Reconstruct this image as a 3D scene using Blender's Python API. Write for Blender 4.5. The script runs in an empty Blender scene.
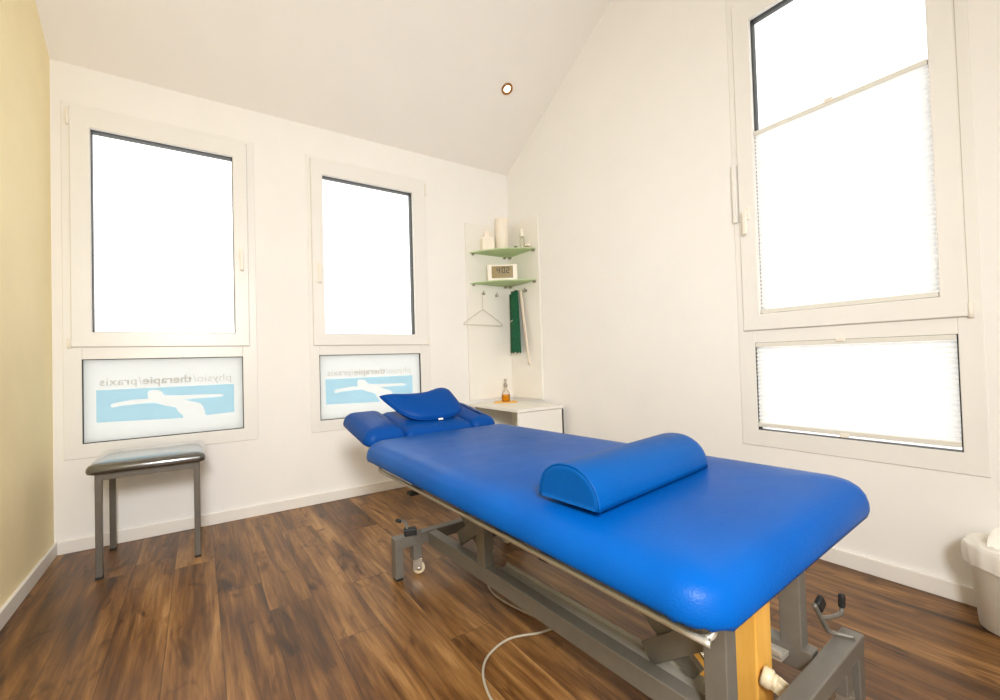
import bpy, bmesh, math, random
from mathutils import Vector, Matrix
from mathutils.geometry import tessellate_polygon
random.seed(7)
SC = bpy.context.scene
C = SC.collection
PI = math.pi
R = math.radians
W = 3.1106          # room width (back wall)
H = 2.7387          # eaves height at the back wall
SL = 0.585          # ceiling slope
YF = -4.30          # wall behind the camera
YR = YF / 2         # ridge

# ------------------------------------------------------------------ helpers
class MB:
    """collects shapes into one bmesh, links them as one mesh object"""
    def __init__(self): self.bm = bmesh.new()
    def _merge(self, b, M=None, smooth=False):
        if M is not None: bmesh.ops.transform(b, matrix=M, verts=b.verts)
        for f in b.faces: f.smooth = smooth
        me = bpy.data.meshes.new('tmp'); b.to_mesh(me); b.free()
        self.bm.from_mesh(me); bpy.data.meshes.remove(me)
    def box(self, x0, x1, y0, y1, z0, z1, bev=0.0, M=None, seg=2):
        b = bmesh.new(); bmesh.ops.create_cube(b, size=1)
        bmesh.ops.transform(b, matrix=Matrix.Translation(((x0+x1)/2, (y0+y1)/2, (z0+z1)/2)) @ Matrix.Diagonal((abs(x1-x0), abs(y1-y0), abs(z1-z0), 1)), verts=b.verts)
        if bev: bmesh.ops.bevel(b, geom=b.edges[:], offset=bev, segments=seg, profile=.5, affect='EDGES')
        self._merge(b, M); return self
    def bar(self, p0, p1, w, h, up=(0, 0, 1), bev=0.002):
        p0, p1 = Vector(p0), Vector(p1); d = p1-p0; L = d.length; d.normalize()
        s = d.cross(Vector(up)).normalized(); u = s.cross(d)
        M = Matrix((( *[d.x, s.x, u.x], p0.x), (d.y, s.y, u.y, p0.y), (d.z, s.z, u.z, p0.z), (0, 0, 0, 1)))
        return self.box(0, L, -w/2, w/2, -h/2, h/2, bev, M)
    def tube(self, pts, r, n=10, smooth=True, cap=True, closed=False):
        P = [Vector(p) for p in pts]; b = bmesh.new(); rings = []
        prev = None
        for i, p in enumerate(P):
            if closed: t = P[(i+1) % len(P)] - P[i-1]
            else: t = P[min(i+1, len(P)-1)] - P[max(i-1, 0)]
            t.normalize()
            if prev is None:
                a = Vector((0, 0, 1)) if abs(t.z) < .9 else Vector((1, 0, 0))
                nrm = t.cross(a).normalized()
            else:
                nrm = (prev - t*prev.dot(t)).normalized()
            prev = nrm; bn = t.cross(nrm)
            rr = r[i] if isinstance(r, (list, tuple)) else r
            rings.append([b.verts.new(p + (nrm*math.cos(2*PI*k/n) + bn*math.sin(2*PI*k/n))*rr) for k in range(n)])
        m = len(rings)
        for i in range(m if closed else m-1):
            A, B2 = rings[i], rings[(i+1) % m]
            for k in range(n): b.faces.new((A[k], A[(k+1) % n], B2[(k+1) % n], B2[k]))
        if cap and not closed:
            b.faces.new(rings[0][::-1]); b.faces.new(rings[-1])
        bmesh.ops.recalc_face_normals(b, faces=b.faces[:])
        self._merge(b, None, smooth); return self
    def lathe(self, prof, M=None, n=32, smooth=True, sx=1, sy=1):
        b = bmesh.new(); rings = []
        for r, z in prof:
            if r < 1e-6: rings.append([b.verts.new((0, 0, z))])
            else: rings.append([b.verts.new((r*sx*math.cos(2*PI*k/n), r*sy*math.sin(2*PI*k/n), z)) for k in range(n)])
        for A, B2 in zip(rings, rings[1:]):
            for k in range(n):
                k2 = (k+1) % n
                if len(A) == 1 and len(B2) == 1: continue
                if len(A) == 1: b.faces.new((A[0], B2[k], B2[k2]))
                elif len(B2) == 1: b.faces.new((A[k], A[k2], B2[0]))
                else: b.faces.new((A[k], A[k2], B2[k2], B2[k]))
        bmesh.ops.recalc_face_normals(b, faces=b.faces[:])
        self._merge(b, M, smooth); return self
    def cyl(self, p0, p1, r, n=16, smooth=True):
        p0, p1 = Vector(p0), Vector(p1); d = p1-p0; q = d.to_track_quat('Z', 'Y')
        M = Matrix.Translation(p0) @ q.to_matrix().to_4x4(); L = d.length; e = min(r*.18, L*.2)
        return self.lathe([(0, 0), (r-e, 0), (r, e), (r, L-e), (r-e, L), (0, L)], M, n, smooth)
    def loops(self, LL, cap0=True, cap1=True, smooth=True, M=None):
        b = bmesh.new(); rings = [[b.verts.new(p) for p in L] for L in LL]
        for A, B2 in zip(rings, rings[1:]):
            n = len(A)
            for k in range(n): b.faces.new((A[k], A[(k+1) % n], B2[(k+1) % n], B2[k]))
        if cap0: b.faces.new(rings[0][::-1])
        if cap1: b.faces.new(rings[-1])
        bmesh.ops.recalc_face_normals(b, faces=b.faces[:])
        self._merge(b, M, smooth); return self
    def prism(self, poly, d0, d1, axes, M=None):
        """poly of (a,b) extruded; axes: function (a,b,d)->xyz"""
        return self.loops([[axes(a, c, d0) for a, c in poly], [axes(a, c, d1) for a, c in poly]], smooth=False, M=M)
    def flat(self, poly, fn):
        b = bmesh.new(); vs = [b.verts.new(fn(*p)) for p in poly]
        for t in tessellate_polygon([[Vector((p[0], p[1], 0)) for p in poly]]): b.faces.new([vs[i] for i in t])
        bmesh.ops.recalc_face_normals(b, faces=b.faces[:]); self._merge(b); return self
    def grid(self, fn, nu, nv, smooth=True):
        b = bmesh.new(); V = [[b.verts.new(fn(i/nu, j/nv)) for j in range(nv+1)] for i in range(nu+1)]
        for i in range(nu):
            for j in range(nv): b.faces.new((V[i][j], V[i+1][j], V[i+1][j+1], V[i][j+1]))
        self._merge(b, None, smooth); return self
    def ring(self, fn, u0, u1, v0, v1, w, d0, d1, bev=.002):
        """rectangular frame of member width w inside u0..u1, v0..v1"""
        ww = w if isinstance(w, (tuple, list)) else (w, w, w, w)   # left right bottom top
        e = bev
        prof = [(0, 0, d1), (0, 0, d0+e), (0, e, d0), (1, -e, d0), (1, 0, d0+e), (1, 0, d1)] if e else [(0, 0, d1), (0, 0, d0), (1, 0, d0), (1, 0, d1)]
        L = []
        for f, o, d in prof:
            a0, a1, c0, c1 = u0+ww[0]*f+o, u1-ww[1]*f-o, v0+ww[2]*f+o, v1-ww[3]*f-o
            L.append([fn(a0, d, c0), fn(a1, d, c0), fn(a1, d, c1), fn(a0, d, c1)])
        L.append(L[0]); self.loops(L, False, False, False); bmesh.ops.remove_doubles(self.bm, verts=self.bm.verts, dist=1e-6)
        return self
    def build(self, name, mat, parent=None, loc=None):
        me = bpy.data.meshes.new(name); self.bm.to_mesh(me); self.bm.free()
        o = bpy.data.objects.new(name, me); C.objects.link(o)
        if mat: me.materials.append(mat)
        if parent: o.parent = parent
        if loc: o.location = loc
        return o

def thing(name, label, cat, loc=(0, 0, 0), rotz=0, group=None):
    o = bpy.data.objects.new(name, None); C.objects.link(o); o.empty_display_size = .1
    o.location = loc; o.rotation_euler = (0, 0, rotz); o['label'] = label; o['category'] = cat
    if group: o['group'] = group
    return o
def tag(o, label, cat, group=None):
    o['label'] = label; o['category'] = cat
    if group: o['group'] = group
    return o
def struct(o, label=None):
    o['kind'] = 'structure'
    if label: o['label'] = label; 
    return o
def rrect(x0, x1, y0, y1, r, n=8, z=0.0):
    out = []
    for cx, cy, a in ((x1-r, y1-r, 0), (x0+r, y1-r, 90), (x0+r, y0+r, 180), (x1-r, y0+r, 270)):
        for k in range(n+1):
            t = R(a + 90*k/n); out.append((cx + r*math.cos(t), cy + r*math.sin(t), z))
    return out
def slab(mb, x0, x1, y0, y1, prof, r=.08, n=8, M=None):
    """rounded pad; prof = [(inset, z)...] bottom to top"""
    mb.loops([rrect(x0+i, x1-i, y0+i, y1-i, max(r-i*.7, .012), n, z) for i, z in prof], M=M)
    return mb
def smooth_path(pts, n=8):
    P = [Vector(p) for p in pts]; out = []
    for i in range(len(P)-1):
        a, b, c, d = P[max(i-1, 0)], P[i], P[i+1], P[min(i+2, len(P)-1)]
        for k in range(n):
            t = k/n
            out.append(.5*((2*b) + (c-a)*t + (2*a-5*b+4*c-d)*t*t + (3*b-a-3*c+d)*t**3))
    out.append(P[-1]); return out

# ------------------------------------------------------------------ materials
def lin(r, g, b):
    f = lambda c: ((c/255+.055)/1.055)**2.4 if c > 10 else c/255/12.92
    return (f(r), f(g), f(b), 1)
class NT:
    def __init__(self, name):
        self.m = bpy.data.materials.new(name); self.m.use_nodes = True
        self.t = self.m.node_tree; self.t.nodes.clear()
        self.out = self.n('ShaderNodeOutputMaterial')
    def n(self, kind, **kw):
        nd = self.t.nodes.new(kind)
        for k, v in kw.items(): setattr(nd, k, v)
        return nd
    def link(self, a, b): self.t.links.new(a, b)
    def set(self, sock, v):
        if hasattr(v, 'is_output'): self.link(v, sock)
        else: sock.default_value = v
    def math(self, op, a, b=0.0, c=None):
        nd = self.n('ShaderNodeMath', operation=op); self.set(nd.inputs[0], a); self.set(nd.inputs[1], b)
        if c is not None: self.set(nd.inputs[2], c)
        return nd.outputs[0]
    def comb(self, x, y, z):
        nd = self.n('ShaderNodeCombineXYZ')
        for i, v in enumerate((x, y, z)): self.set(nd.inputs[i], v)
        return nd.outputs[0]
    def noise(self, vec, scale, detail=3, rough=.55, dist=0):
        nd = self.n('ShaderNodeTexNoise'); self.link(vec, nd.inputs['Vector'])
        nd.inputs['Scale'].default_value = scale; nd.inputs['Detail'].default_value = detail
        nd.inputs['Roughness'].default_value = rough; nd.inputs['Distortion'].default_value = dist
        return nd.outputs['Fac']
    def ramp(self, fac, stops):
        nd = self.n('ShaderNodeValToRGB'); self.link(fac, nd.inputs[0]); e = nd.color_ramp.elements
        while len(e) < len(stops): e.new(.5)
        for el, (p, c) in zip(e, stops): el.position = p; el.color = c
        return nd.outputs[0]
    def mix(self, fac, a, b, mode='MIX'):
        nd = self.n('ShaderNodeMix', data_type='RGBA', blend_type=mode)
        self.set(nd.inputs[0], fac); self.set(nd.inputs[6], a); self.set(nd.inputs[7], b)
        return nd.outputs[2]
    def bump(self, h, strength, dist=.01):
        nd = self.n('ShaderNodeBump'); self.link(h, nd.inputs['Height'])
        nd.inputs['Strength'].default_value = strength; nd.inputs['Distance'].default_value = dist
        return nd.outputs[0]
    def objco(self): return self.n('ShaderNodeTexCoord').outputs['Object']
    def principled(self, col, rough=.5, metal=0, spec=.5, normal=None, **kw):
        p = self.n('ShaderNodeBsdfPrincipled'); self.pr = p; self.set(p.inputs['Base Color'], col)
        self.set(p.inputs['Roughness'], rough); self.set(p.inputs['Metallic'], metal)
        p.inputs['Specular IOR Level'].default_value = spec
        if normal is not None: self.link(normal, p.inputs['Normal'])
        for k, v in kw.items(): p.inputs[k.replace('_', ' ')].default_value = v
        self.link(p.outputs[0], self.out.inputs[0]); return p

def mat_plain(name, col, rough=.5, metal=0, spec=.5, var=.06, scale=25, bump=0.0, bscale=200, **kw):
    t = NT(name); co = t.objco(); nz = t.noise(co, scale, 3)
    dark = tuple(c*(1-var) for c in col[:3]) + (1,); light = tuple(min(1, c*(1+var)) for c in col[:3]) + (1,)
    c = t.ramp(nz, [(.3, dark), (.7, light)])
    nrm = t.bump(t.noise(co, bscale, 2), bump, .002) if bump else None
    t.principled(c, rough, metal, spec, nrm, **kw); return t.m

M = {}
M['wall'] = mat_plain('wall_paint', (.87, .858, .838, 1), .9, spec=.2, var=.012, scale=3, bump=.06, bscale=160)
M['yellow'] = mat_plain('yellow_paint', (.96, .84, .54, 1), .9, spec=.2, var=.03, scale=2.5, bump=.12, bscale=90)
M['ceil'] = mat_plain('ceiling_paint', (.88, .855, .825, 1), .92, spec=.15, var=.01, scale=3)
M['base'] = mat_plain('baseboard_paint', (.83, .80, .755, 1), .45, var=.02, scale=6)
M['pvc'] = mat_plain('white_window_plastic', (.835, .825, .80, 1), .32, var=.01, scale=4)
M['gasket'] = mat_plain('black_rubber_gasket', (.012, .012, .012, 1), .6)
M['reveal'] = mat_plain('dark_outer_frame', (.03, .033, .028, 1), .6)
M['panel'] = mat_plain('white_laminate', (.855, .835, .785, 1), .4, var=.01, scale=4)
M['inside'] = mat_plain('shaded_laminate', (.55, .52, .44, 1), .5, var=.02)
M['steel'] = mat_plain('brushed_steel', (.42, .38, .32, 1), .35, metal=.9, var=.1)
M['chrome'] = mat_plain('chrome', (.8, .8, .78, 1), .12, metal=1, var=.03)
M['grey'] = mat_plain('grey_powder_coat', (.175, .16, .135, 1), .42, metal=.25, var=.05, bump=.08, bscale=350)
M['greyd'] = mat_plain('dark_grey_frame_paint', (.085, .078, .062, 1), .45, metal=.2, var=.06)
M['tube'] = mat_plain('light_grey_tube_paint', (.46, .43, .37, 1), .35, metal=.3, var=.04)
M['legs'] = mat_plain('stool_frame_paint', (.135, .12, .10, 1), .4, metal=.3, var=.05)
M['black'] = mat_plain('black_rubber', (.012, .012, .012, 1), .55)
M['board'] = mat_plain('dark_board', (.05, .035, .022, 1), .7)
M['cream'] = mat_plain('cream_plastic', (.72, .62, .42, 1), .35)
M['white'] = mat_plain('white_plastic', (.86, .81, .73, 1), .35, var=.01)
M['whiteitem'] = mat_plain('soft_white_paper', (.90, .83, .73, 1), .7, var=.01)
M['cable'] = mat_plain('light_grey_cable', (.42, .37, .29, 1), .5)
M['green'] = mat_plain('dark_green_cloth', (.006, .10, .042, 1), .85, var=.3, scale=40, bump=.3, bscale=300)
M['strap'] = mat_plain('white_strap', (.85, .76, .66, 1), .8)
M['pink'] = mat_plain('pink_strap_stripe', (.75, .35, .30, 1), .8)
M['hanger'] = mat_plain('pale_hanger_wire', (.62, .57, .48, 1), .4)
M['rail'] = mat_plain('blind_rail_paint', (.76, .745, .69, 1), .4, var=.01)
M['orange_cloth'] = mat_plain('orange_cloth', (.95, .58, .14, 1), .8, var=.06)
M['lcd'] = mat_plain('olive_display', (.27, .195, .055, 1), .3, var=.2, scale=90)
M['lcdink'] = mat_plain('display_digits', (.03, .022, .006, 1), .4)
M['copper'] = mat_plain('copper_ring', (.42, .20, .07, 1), .3, metal=.7)

def mat_floor():
    t = NT('wood_plank_floor'); co = t.objco()
    sep = t.n('ShaderNodeSeparateXYZ'); t.link(co, sep.inputs[0]); x, y = sep.outputs[0], sep.outputs[1]
    px = t.math('DIVIDE', t.math('SUBTRACT', x, .720-1.685), .1685)
    ix = t.math('FLOOR', px); fx = t.math('FRACT', px)
    wn = t.n('ShaderNodeTexWhiteNoise', noise_dimensions='1D'); t.link(ix, wn.inputs['W'])
    J = t.math('MULTIPLY', wn.outputs['Value'], 1.28)                 # where the butt joints of each row lie
    for k, jv in ((10, -1.05), (11, -1.335), (12, -1.705), (13, -1.31)):
        cpr = t.math('COMPARE', ix, float(k), .1); J = t.math('ADD', t.math('MULTIPLY', J, t.math('SUBTRACT', 1.0, cpr)), t.math('MULTIPLY', cpr, jv))
    py = t.math('DIVIDE', t.math('ADD', t.math('SUBTRACT', y, J), 12.8), 1.28)
    iy = t.math('FLOOR', py); fy = t.math('FRACT', py)
    wn2 = t.n('ShaderNodeTexWhiteNoise', noise_dimensions='2D'); t.link(t.comb(ix, iy, 0), wn2.inputs['Vector'])
    rnd = wn2.outputs['Value']
    off = t.math('MULTIPLY', rnd, 40)
    fine = t.noise(t.comb(t.math('MULTIPLY', x, 34), t.math('MULTIPLY_ADD', y, 2.2, off), off), 1.0, 6, .62, .4)
    grain = t.noise(t.comb(t.math('MULTIPLY', x, 150), t.math('MULTIPLY_ADD', y, 5.0, off), off), 1.0, 3, .6, .2)
    wide = t.noise(t.comb(t.math('MULTIPLY', x, 7.0), t.math('MULTIPLY_ADD', y, .95, off), off), 1.0, 4, .55, .8)
    knots = t.noise(t.comb(t.math('MULTIPLY', x, 9.0), t.math('MULTIPLY_ADD', y, 3.2, off), off), 1.0, 2, .5, 1.6)
    v = t.math('ADD', t.math('MULTIPLY', wide, .60), t.math('MULTIPLY', fine, .47)); v = t.math('ADD', v, t.math('MULTIPLY_ADD', grain, .16, -.08)); v = t.math('ADD', v, t.math('MULTIPLY_ADD', rnd, .08, -.04))
    v = t.math('SUBTRACT', v, t.math('MULTIPLY', t.math('MAXIMUM', t.math('SUBTRACT', knots, .60), 0.0), .9))
    col = t.ramp(v, [(.28, lin(34, 19, 8)), (.405, lin(72, 45, 20)), (.51, lin(106, 70, 35)), (.605, lin(138, 98, 54)), (.745, lin(184, 141, 90))])
    ex = t.math('MINIMUM', fx, t.math('SUBTRACT', 1.0, fx)); ey = t.math('MINIMUM', fy, t.math('SUBTRACT', 1.0, fy))
    seam = t.math('MAXIMUM', t.math('LESS_THAN', ex, .009), t.math('LESS_THAN', ey, .0012))
    col = t.mix(t.math('MULTIPLY', seam, .55), col, lin(30, 16, 8))
    rough = t.math('MULTIPLY_ADD', fine, .22, .27)
    hgt = t.math('SUBTRACT', t.math('MULTIPLY', fine, .5), seam)
    t.principled(col, rough, 0, .42, t.bump(hgt, .18, .003)); return t.m
M['floor'] = mat_floor()

def mat_vinyl(name, c0, c1, rough=.36, spec=.10, bs=.16):
    t = NT(name); co = t.objco()
    big = t.noise(co, 3.5, 3); c = t.ramp(big, [(.3, c0), (.7, c1)])
    v = t.n('ShaderNodeTexVoronoi'); v.inputs['Scale'].default_value = 260; t.link(co, v.inputs['Vector'])
    wr = t.noise(co, 28, 3, .6, .6)
    h = t.math('ADD', v.outputs['Distance'], t.math('MULTIPLY', wr, .9))
    r = t.math('MULTIPLY_ADD', t.noise(co, 12, 3), .16, rough-.08)
    t.principled(c, r, 0, spec, t.bump(h, bs, .003)); return t.m
M['blue'] = mat_vinyl('blue_vinyl', (.0003, .067, .30, 1), (.0005, .082, .36, 1), .34)
M['blue2'] = mat_vinyl('blue_vinyl_roll', (.0004, .062, .245, 1), (.0006, .072, .285, 1), .42)
M['blue3'] = mat_vinyl('deep_blue_vinyl', (.001, .050, .24, 1), (.002, .058, .28, 1), .42)
def coat(m, w, r):
    p = [n for n in m.node_tree.nodes if n.type == 'BSDF_PRINCIPLED'][0]; p.inputs['Coat Weight'].default_value = w; p.inputs['Coat Roughness'].default_value = r; p.inputs['Coat IOR'].default_value = 1.8; return m
M['seat'] = mat_vinyl('dark_grey_vinyl', (.032, .030, .024, 1), (.042, .039, .032, 1), .17, 1.0, .02)
coat(M['seat'], 1.0, .12)
def mat_yellowwood():
    t = NT('yellow_wood'); co = t.objco(); sep = t.n('ShaderNodeSeparateXYZ'); t.link(co, sep.inputs[0])
    g = t.noise(t.comb(t.math('MULTIPLY', sep.outputs[0], 30), t.math('MULTIPLY', sep.outputs[1], 30), t.math('MULTIPLY', sep.outputs[2], 3)), 1, 4, .6, .5)
    t.principled(t.ramp(g, [(.3, (.70, .36, .06, 1)), (.7, (.84, .47, .10, 1))]), .5); return t.m
M['ywood'] = mat_yellowwood()

def mat_trans(name, col, t_fac=.7, gloss=0.0):
    t = NT(name); tr = t.n('ShaderNodeBsdfTranslucent'); df = t.n('ShaderNodeBsdfDiffuse'); mx = t.n('ShaderNodeMixShader')
    nz = t.noise(t.objco(), 30, 2); c = t.ramp(nz, [(.2, tuple(x*.985 for x in col[:3])+(1,)), (.8, col)])
    t.link(c, tr.inputs[0]); t.link(c, df.inputs[0]); mx.inputs[0].default_value = t_fac
    t.link(df.outputs[0], mx.inputs[1]); t.link(tr.outputs[0], mx.inputs[2]); t.link(mx.outputs[0], t.out.inputs[0]); return t.m
M['film'] = mat_trans('frosted_window_film', (.76, .785, .77, 1), .55)
M['filmblue'] = mat_trans('blue_film_print', (.60, .84, .97, 1), .85)
M['filmtext'] = mat_trans('grey_film_lettering', (.66, .64, .59, 1), .8)
M['blind'] = mat_trans('white_pleated_fabric', (.97, .97, .96, 1), .72)

def mat_glass(name, tint=(1, 1, 1, 1), gl=.05, rough=.02, tcol=None):
    t = NT(name); a = t.n('ShaderNodeBsdfTransparent'); g = t.n('ShaderNodeBsdfGlossy'); mx = t.n('ShaderNodeMixShader')
    fr = t.n('ShaderNodeFresnel'); fr.inputs['IOR'].default_value = 1.45
    nz = t.noise(t.objco(), 1.5, 1); fac = t.math('MULTIPLY', fr.outputs[0], t.math('MULTIPLY_ADD', nz, .02, gl/.04))
    a.inputs[0].default_value = tint; g.inputs['Roughness'].default_value = rough
    t.link(fac, mx.inputs[0]); t.link(a.outputs[0], mx.inputs[1]); t.link(g.outputs[0], mx.inputs[2]); t.link(mx.outputs[0], t.out.inputs[0]); return t.m
M['glass'] = mat_glass('window_glass', gl=.03)
M['clear'] = mat_glass('clear_bottle_glass', (.97, .975, .95, 1), .022)
M['liquid'] = mat_glass('orange_liquid', (1.0, .66, .10, 1), .02)
def mat_gshelf():
    t = NT('green_frosted_glass'); tr = t.n('ShaderNodeBsdfTranslucent'); df = t.n('ShaderNodeBsdfDiffuse'); g = t.n('ShaderNodeBsdfGlossy')
    nz = t.noise(t.objco(), 8, 2); c = t.ramp(nz, [(.2, (.70, .83, .56, 1)), (.8, (.75, .86, .62, 1))])
    t.link(c, tr.inputs[0]); t.link(c, df.inputs[0]); g.inputs['Roughness'].default_value = .2
    m1 = t.n('ShaderNodeMixShader'); m1.inputs[0].default_value = .45; t.link(df.outputs[0], m1.inputs[1]); t.link(tr.outputs[0], m1.inputs[2])
    m2 = t.n('ShaderNodeMixShader'); m2.inputs[0].default_value = .06; t.link(m1.outputs[0], m2.inputs[1]); t.link(g.outputs[0], m2.inputs[2])
    t.link(m2.outputs[0], t.out.inputs[0]); return t.m
M['gshelf'] = mat_gshelf()
M['binplastic'] = mat_trans('milky_bin_plastic', (.93, .90, .83, 1), .4)
M['liner'] = mat_trans('thin_white_bin_liner', (.97, .95, .90, 1), .3)
def mat_emit(name, col, s):
    t = NT(name); e = t.n('ShaderNodeEmission'); nz = t.noise(t.objco(), 5, 1)
    t.link(t.ramp(nz, [(0, col), (1, col)]), e.inputs[0]); e.inputs[1].default_value = s; t.link(e.outputs[0], t.out.inputs[0]); return t.m
M['bulb'] = mat_emit('lamp_glow', (1, .93, .78, 1), 8)

# ------------------------------------------------------------------ room shell
def ceil_z(y): return H - SL*y if y > YR else H - SL*(YF - y)
bW = lambda u, d, v: (u, d, v)               # back wall: u to the right, d outwards, v up
rW = lambda u, d, v: (W + d, -u, v)          # right wall: u towards the viewer
TH = .10
def wall(name, fn, us, vs, holes, top, mat, label):
    """wall of boxes around rectangular openings; the top edge follows top(u)"""
    mb = MB()
    for i in range(len(us)-1):
        a, b = us[i], us[i+1]
        for j in range(len(vs)):
            c0 = vs[j]; last = j == len(vs)-1
            c1 = None if last else vs[j+1]
            mid = ((a+b)/2, (c0 + (c1 or c0+.1))/2)
            if any(h[0] < mid[0] < h[1] and h[2] < mid[1] < h[3] for h in holes): continue
            ta, tb = (top(a), top(b)) if last else (c1, c1)
            poly = [(a, c0), (b, c0), (b, tb), (a, ta)]
            mb.prism(poly, 0, TH, lambda p, q, d: fn(p, d, q))
    o = mb.build(name, mat); bmb = bmesh.new(); bmb.from_mesh(o.data)
    bmesh.ops.remove_doubles(bmb, verts=bmb.verts, dist=1e-5); bmb.to_mesh(o.data); bmb.free()
    return struct(o, label)
W1 = dict(u0=.0417, u1=.9903, v0=.5075, v1=2.5194); W2 = dict(u0=1.3207, u1=2.2640, v0=.5075, v1=2.5194)
W3 = dict(u0=2.1280, u1=3.0418, v0=.4994, v1=2.955)
h1 = [(w['u0'], w['u1'], w['v0'], w['v1']) for w in (W1, W2)]; h3 = [(W3['u0'], W3['u1'], W3['v0'], W3['v1'])]
wall('wall_back', bW, [-TH, W1['u0'], W1['u1'], W2['u0'], W2['u1'], W+TH], [0, .5075, 2.5194], h1, lambda u: H, M['wall'], 'white plastered back wall with two tall windows')
wall('wall_right', rW, [0, -YR, W3['u0'], W3['u1'], -YF] if -YR < W3['u0'] else [0, W3['u0'], -YR, W3['u1'], -YF], [0, .4994, 2.955], h3, lambda u: ceil_z(-u), M['wall'], 'white right gable wall with one tall window')
mb = MB(); mb.prism([(0, 0), (YF, 0), (YF, H), (YR, ceil_z(YR)), (0, H)], 0, -TH, lambda a, b, d: (d, a, b))
struct(mb.build('wall_left', M['yellow']), 'yellow painted left wall')
mb = MB(); mb.box(-TH, W+TH, YF-TH, YF, 0, H); struct(mb.build('wall_front', M['wall']), 'white wall behind the viewer')
mb = MB(); mb.box(-TH, W+TH, YF-TH, TH, -.06, 0); struct(mb.build('floor', M['floor']), 'brown wood plank floor')
mb = MB(); mb.prism([(TH, H-SL*TH), (YR, ceil_z(YR)), (YF-TH, H-SL*TH), (YF-TH, H-SL*TH+.12), (YR, ceil_z(YR)+.12), (TH, H-SL*TH+.12)], -TH, W+TH, lambda a, b, d: (d, a, b))
struct(mb.build('ceiling', M['ceil']), 'pale sloping ceiling')
bh, bt = .070, .015
mb = MB(); mb.box(bt, W-bt, -bt, 0, 0, bh, .003)
bb = struct(mb.build('baseboard_back', M['base']), 'white baseboard under the two windows')
mb = MB(); mb.box(0, bt, YF, 0, 0, bh, .003); struct(mb.build('baseboard_left', M['base']), 'white baseboard along the yellow wall')
mb = MB(); mb.box(W-bt, W, YF, 0, 0, bh, .003); struct(mb.build('baseboard_right', M['base']), 'white baseboard along the right wall')
# ------------------------------------------------------------------ windows
def text_mesh(s, size, bold=0.0):
    cu = bpy.data.curves.new('lettering', 'FONT'); cu.body = s; cu.size = size; cu.offset = bold; cu.resolution_u = 3
    o = bpy.data.objects.new('tmp', cu); C.objects.link(o)
    dg = bpy.context.evaluated_depsgraph_get(); me = bpy.data.meshes.new_from_object(o.evaluated_get(dg))
    bpy.data.objects.remove(o); bpy.data.curves.remove(cu); return me
def add_text(bm, s, x_start, x_end, z0, size, bold, fn, d):
    """lettering that reads from outdoors (mirrored from in here), from x_start leftwards to x_end"""
    me = text_mesh(s, size, bold); xs = [v.co.x for v in me.vertices]; a, b = min(xs), max(xs)
    for v in me.vertices:
        k = (v.co.x-a)/(b-a); v.co = Vector(fn(x_start + (x_end-x_start)*k, d, z0 + v.co.y))
    bm.from_mesh(me); bpy.data.meshes.remove(me)
def handle(root, fn, u, v, down=True):
    mb = MB(); p = fn(u-.013, -.018, v-.035); q = fn(u+.013, -.027, v+.035)
    mb.box(min(p[0], q[0]), max(p[0], q[0]), min(p[1], q[1]), max(p[1], q[1]), p[2], q[2], .004)
    mb.cyl(fn(u, -.026, v), fn(u, -.048, v), .009)
    p = fn(u-.011, -.044, v+.012); q = fn(u+.011, -.058, v-.115)
    mb.box(min(p[0], q[0]), max(p[0], q[0]), min(p[1], q[1]), max(p[1], q[1]), min(p[2], q[2]), max(p[2], q[2]), .005)
    return mb.build('window_handle', M['white'], root)
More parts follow.
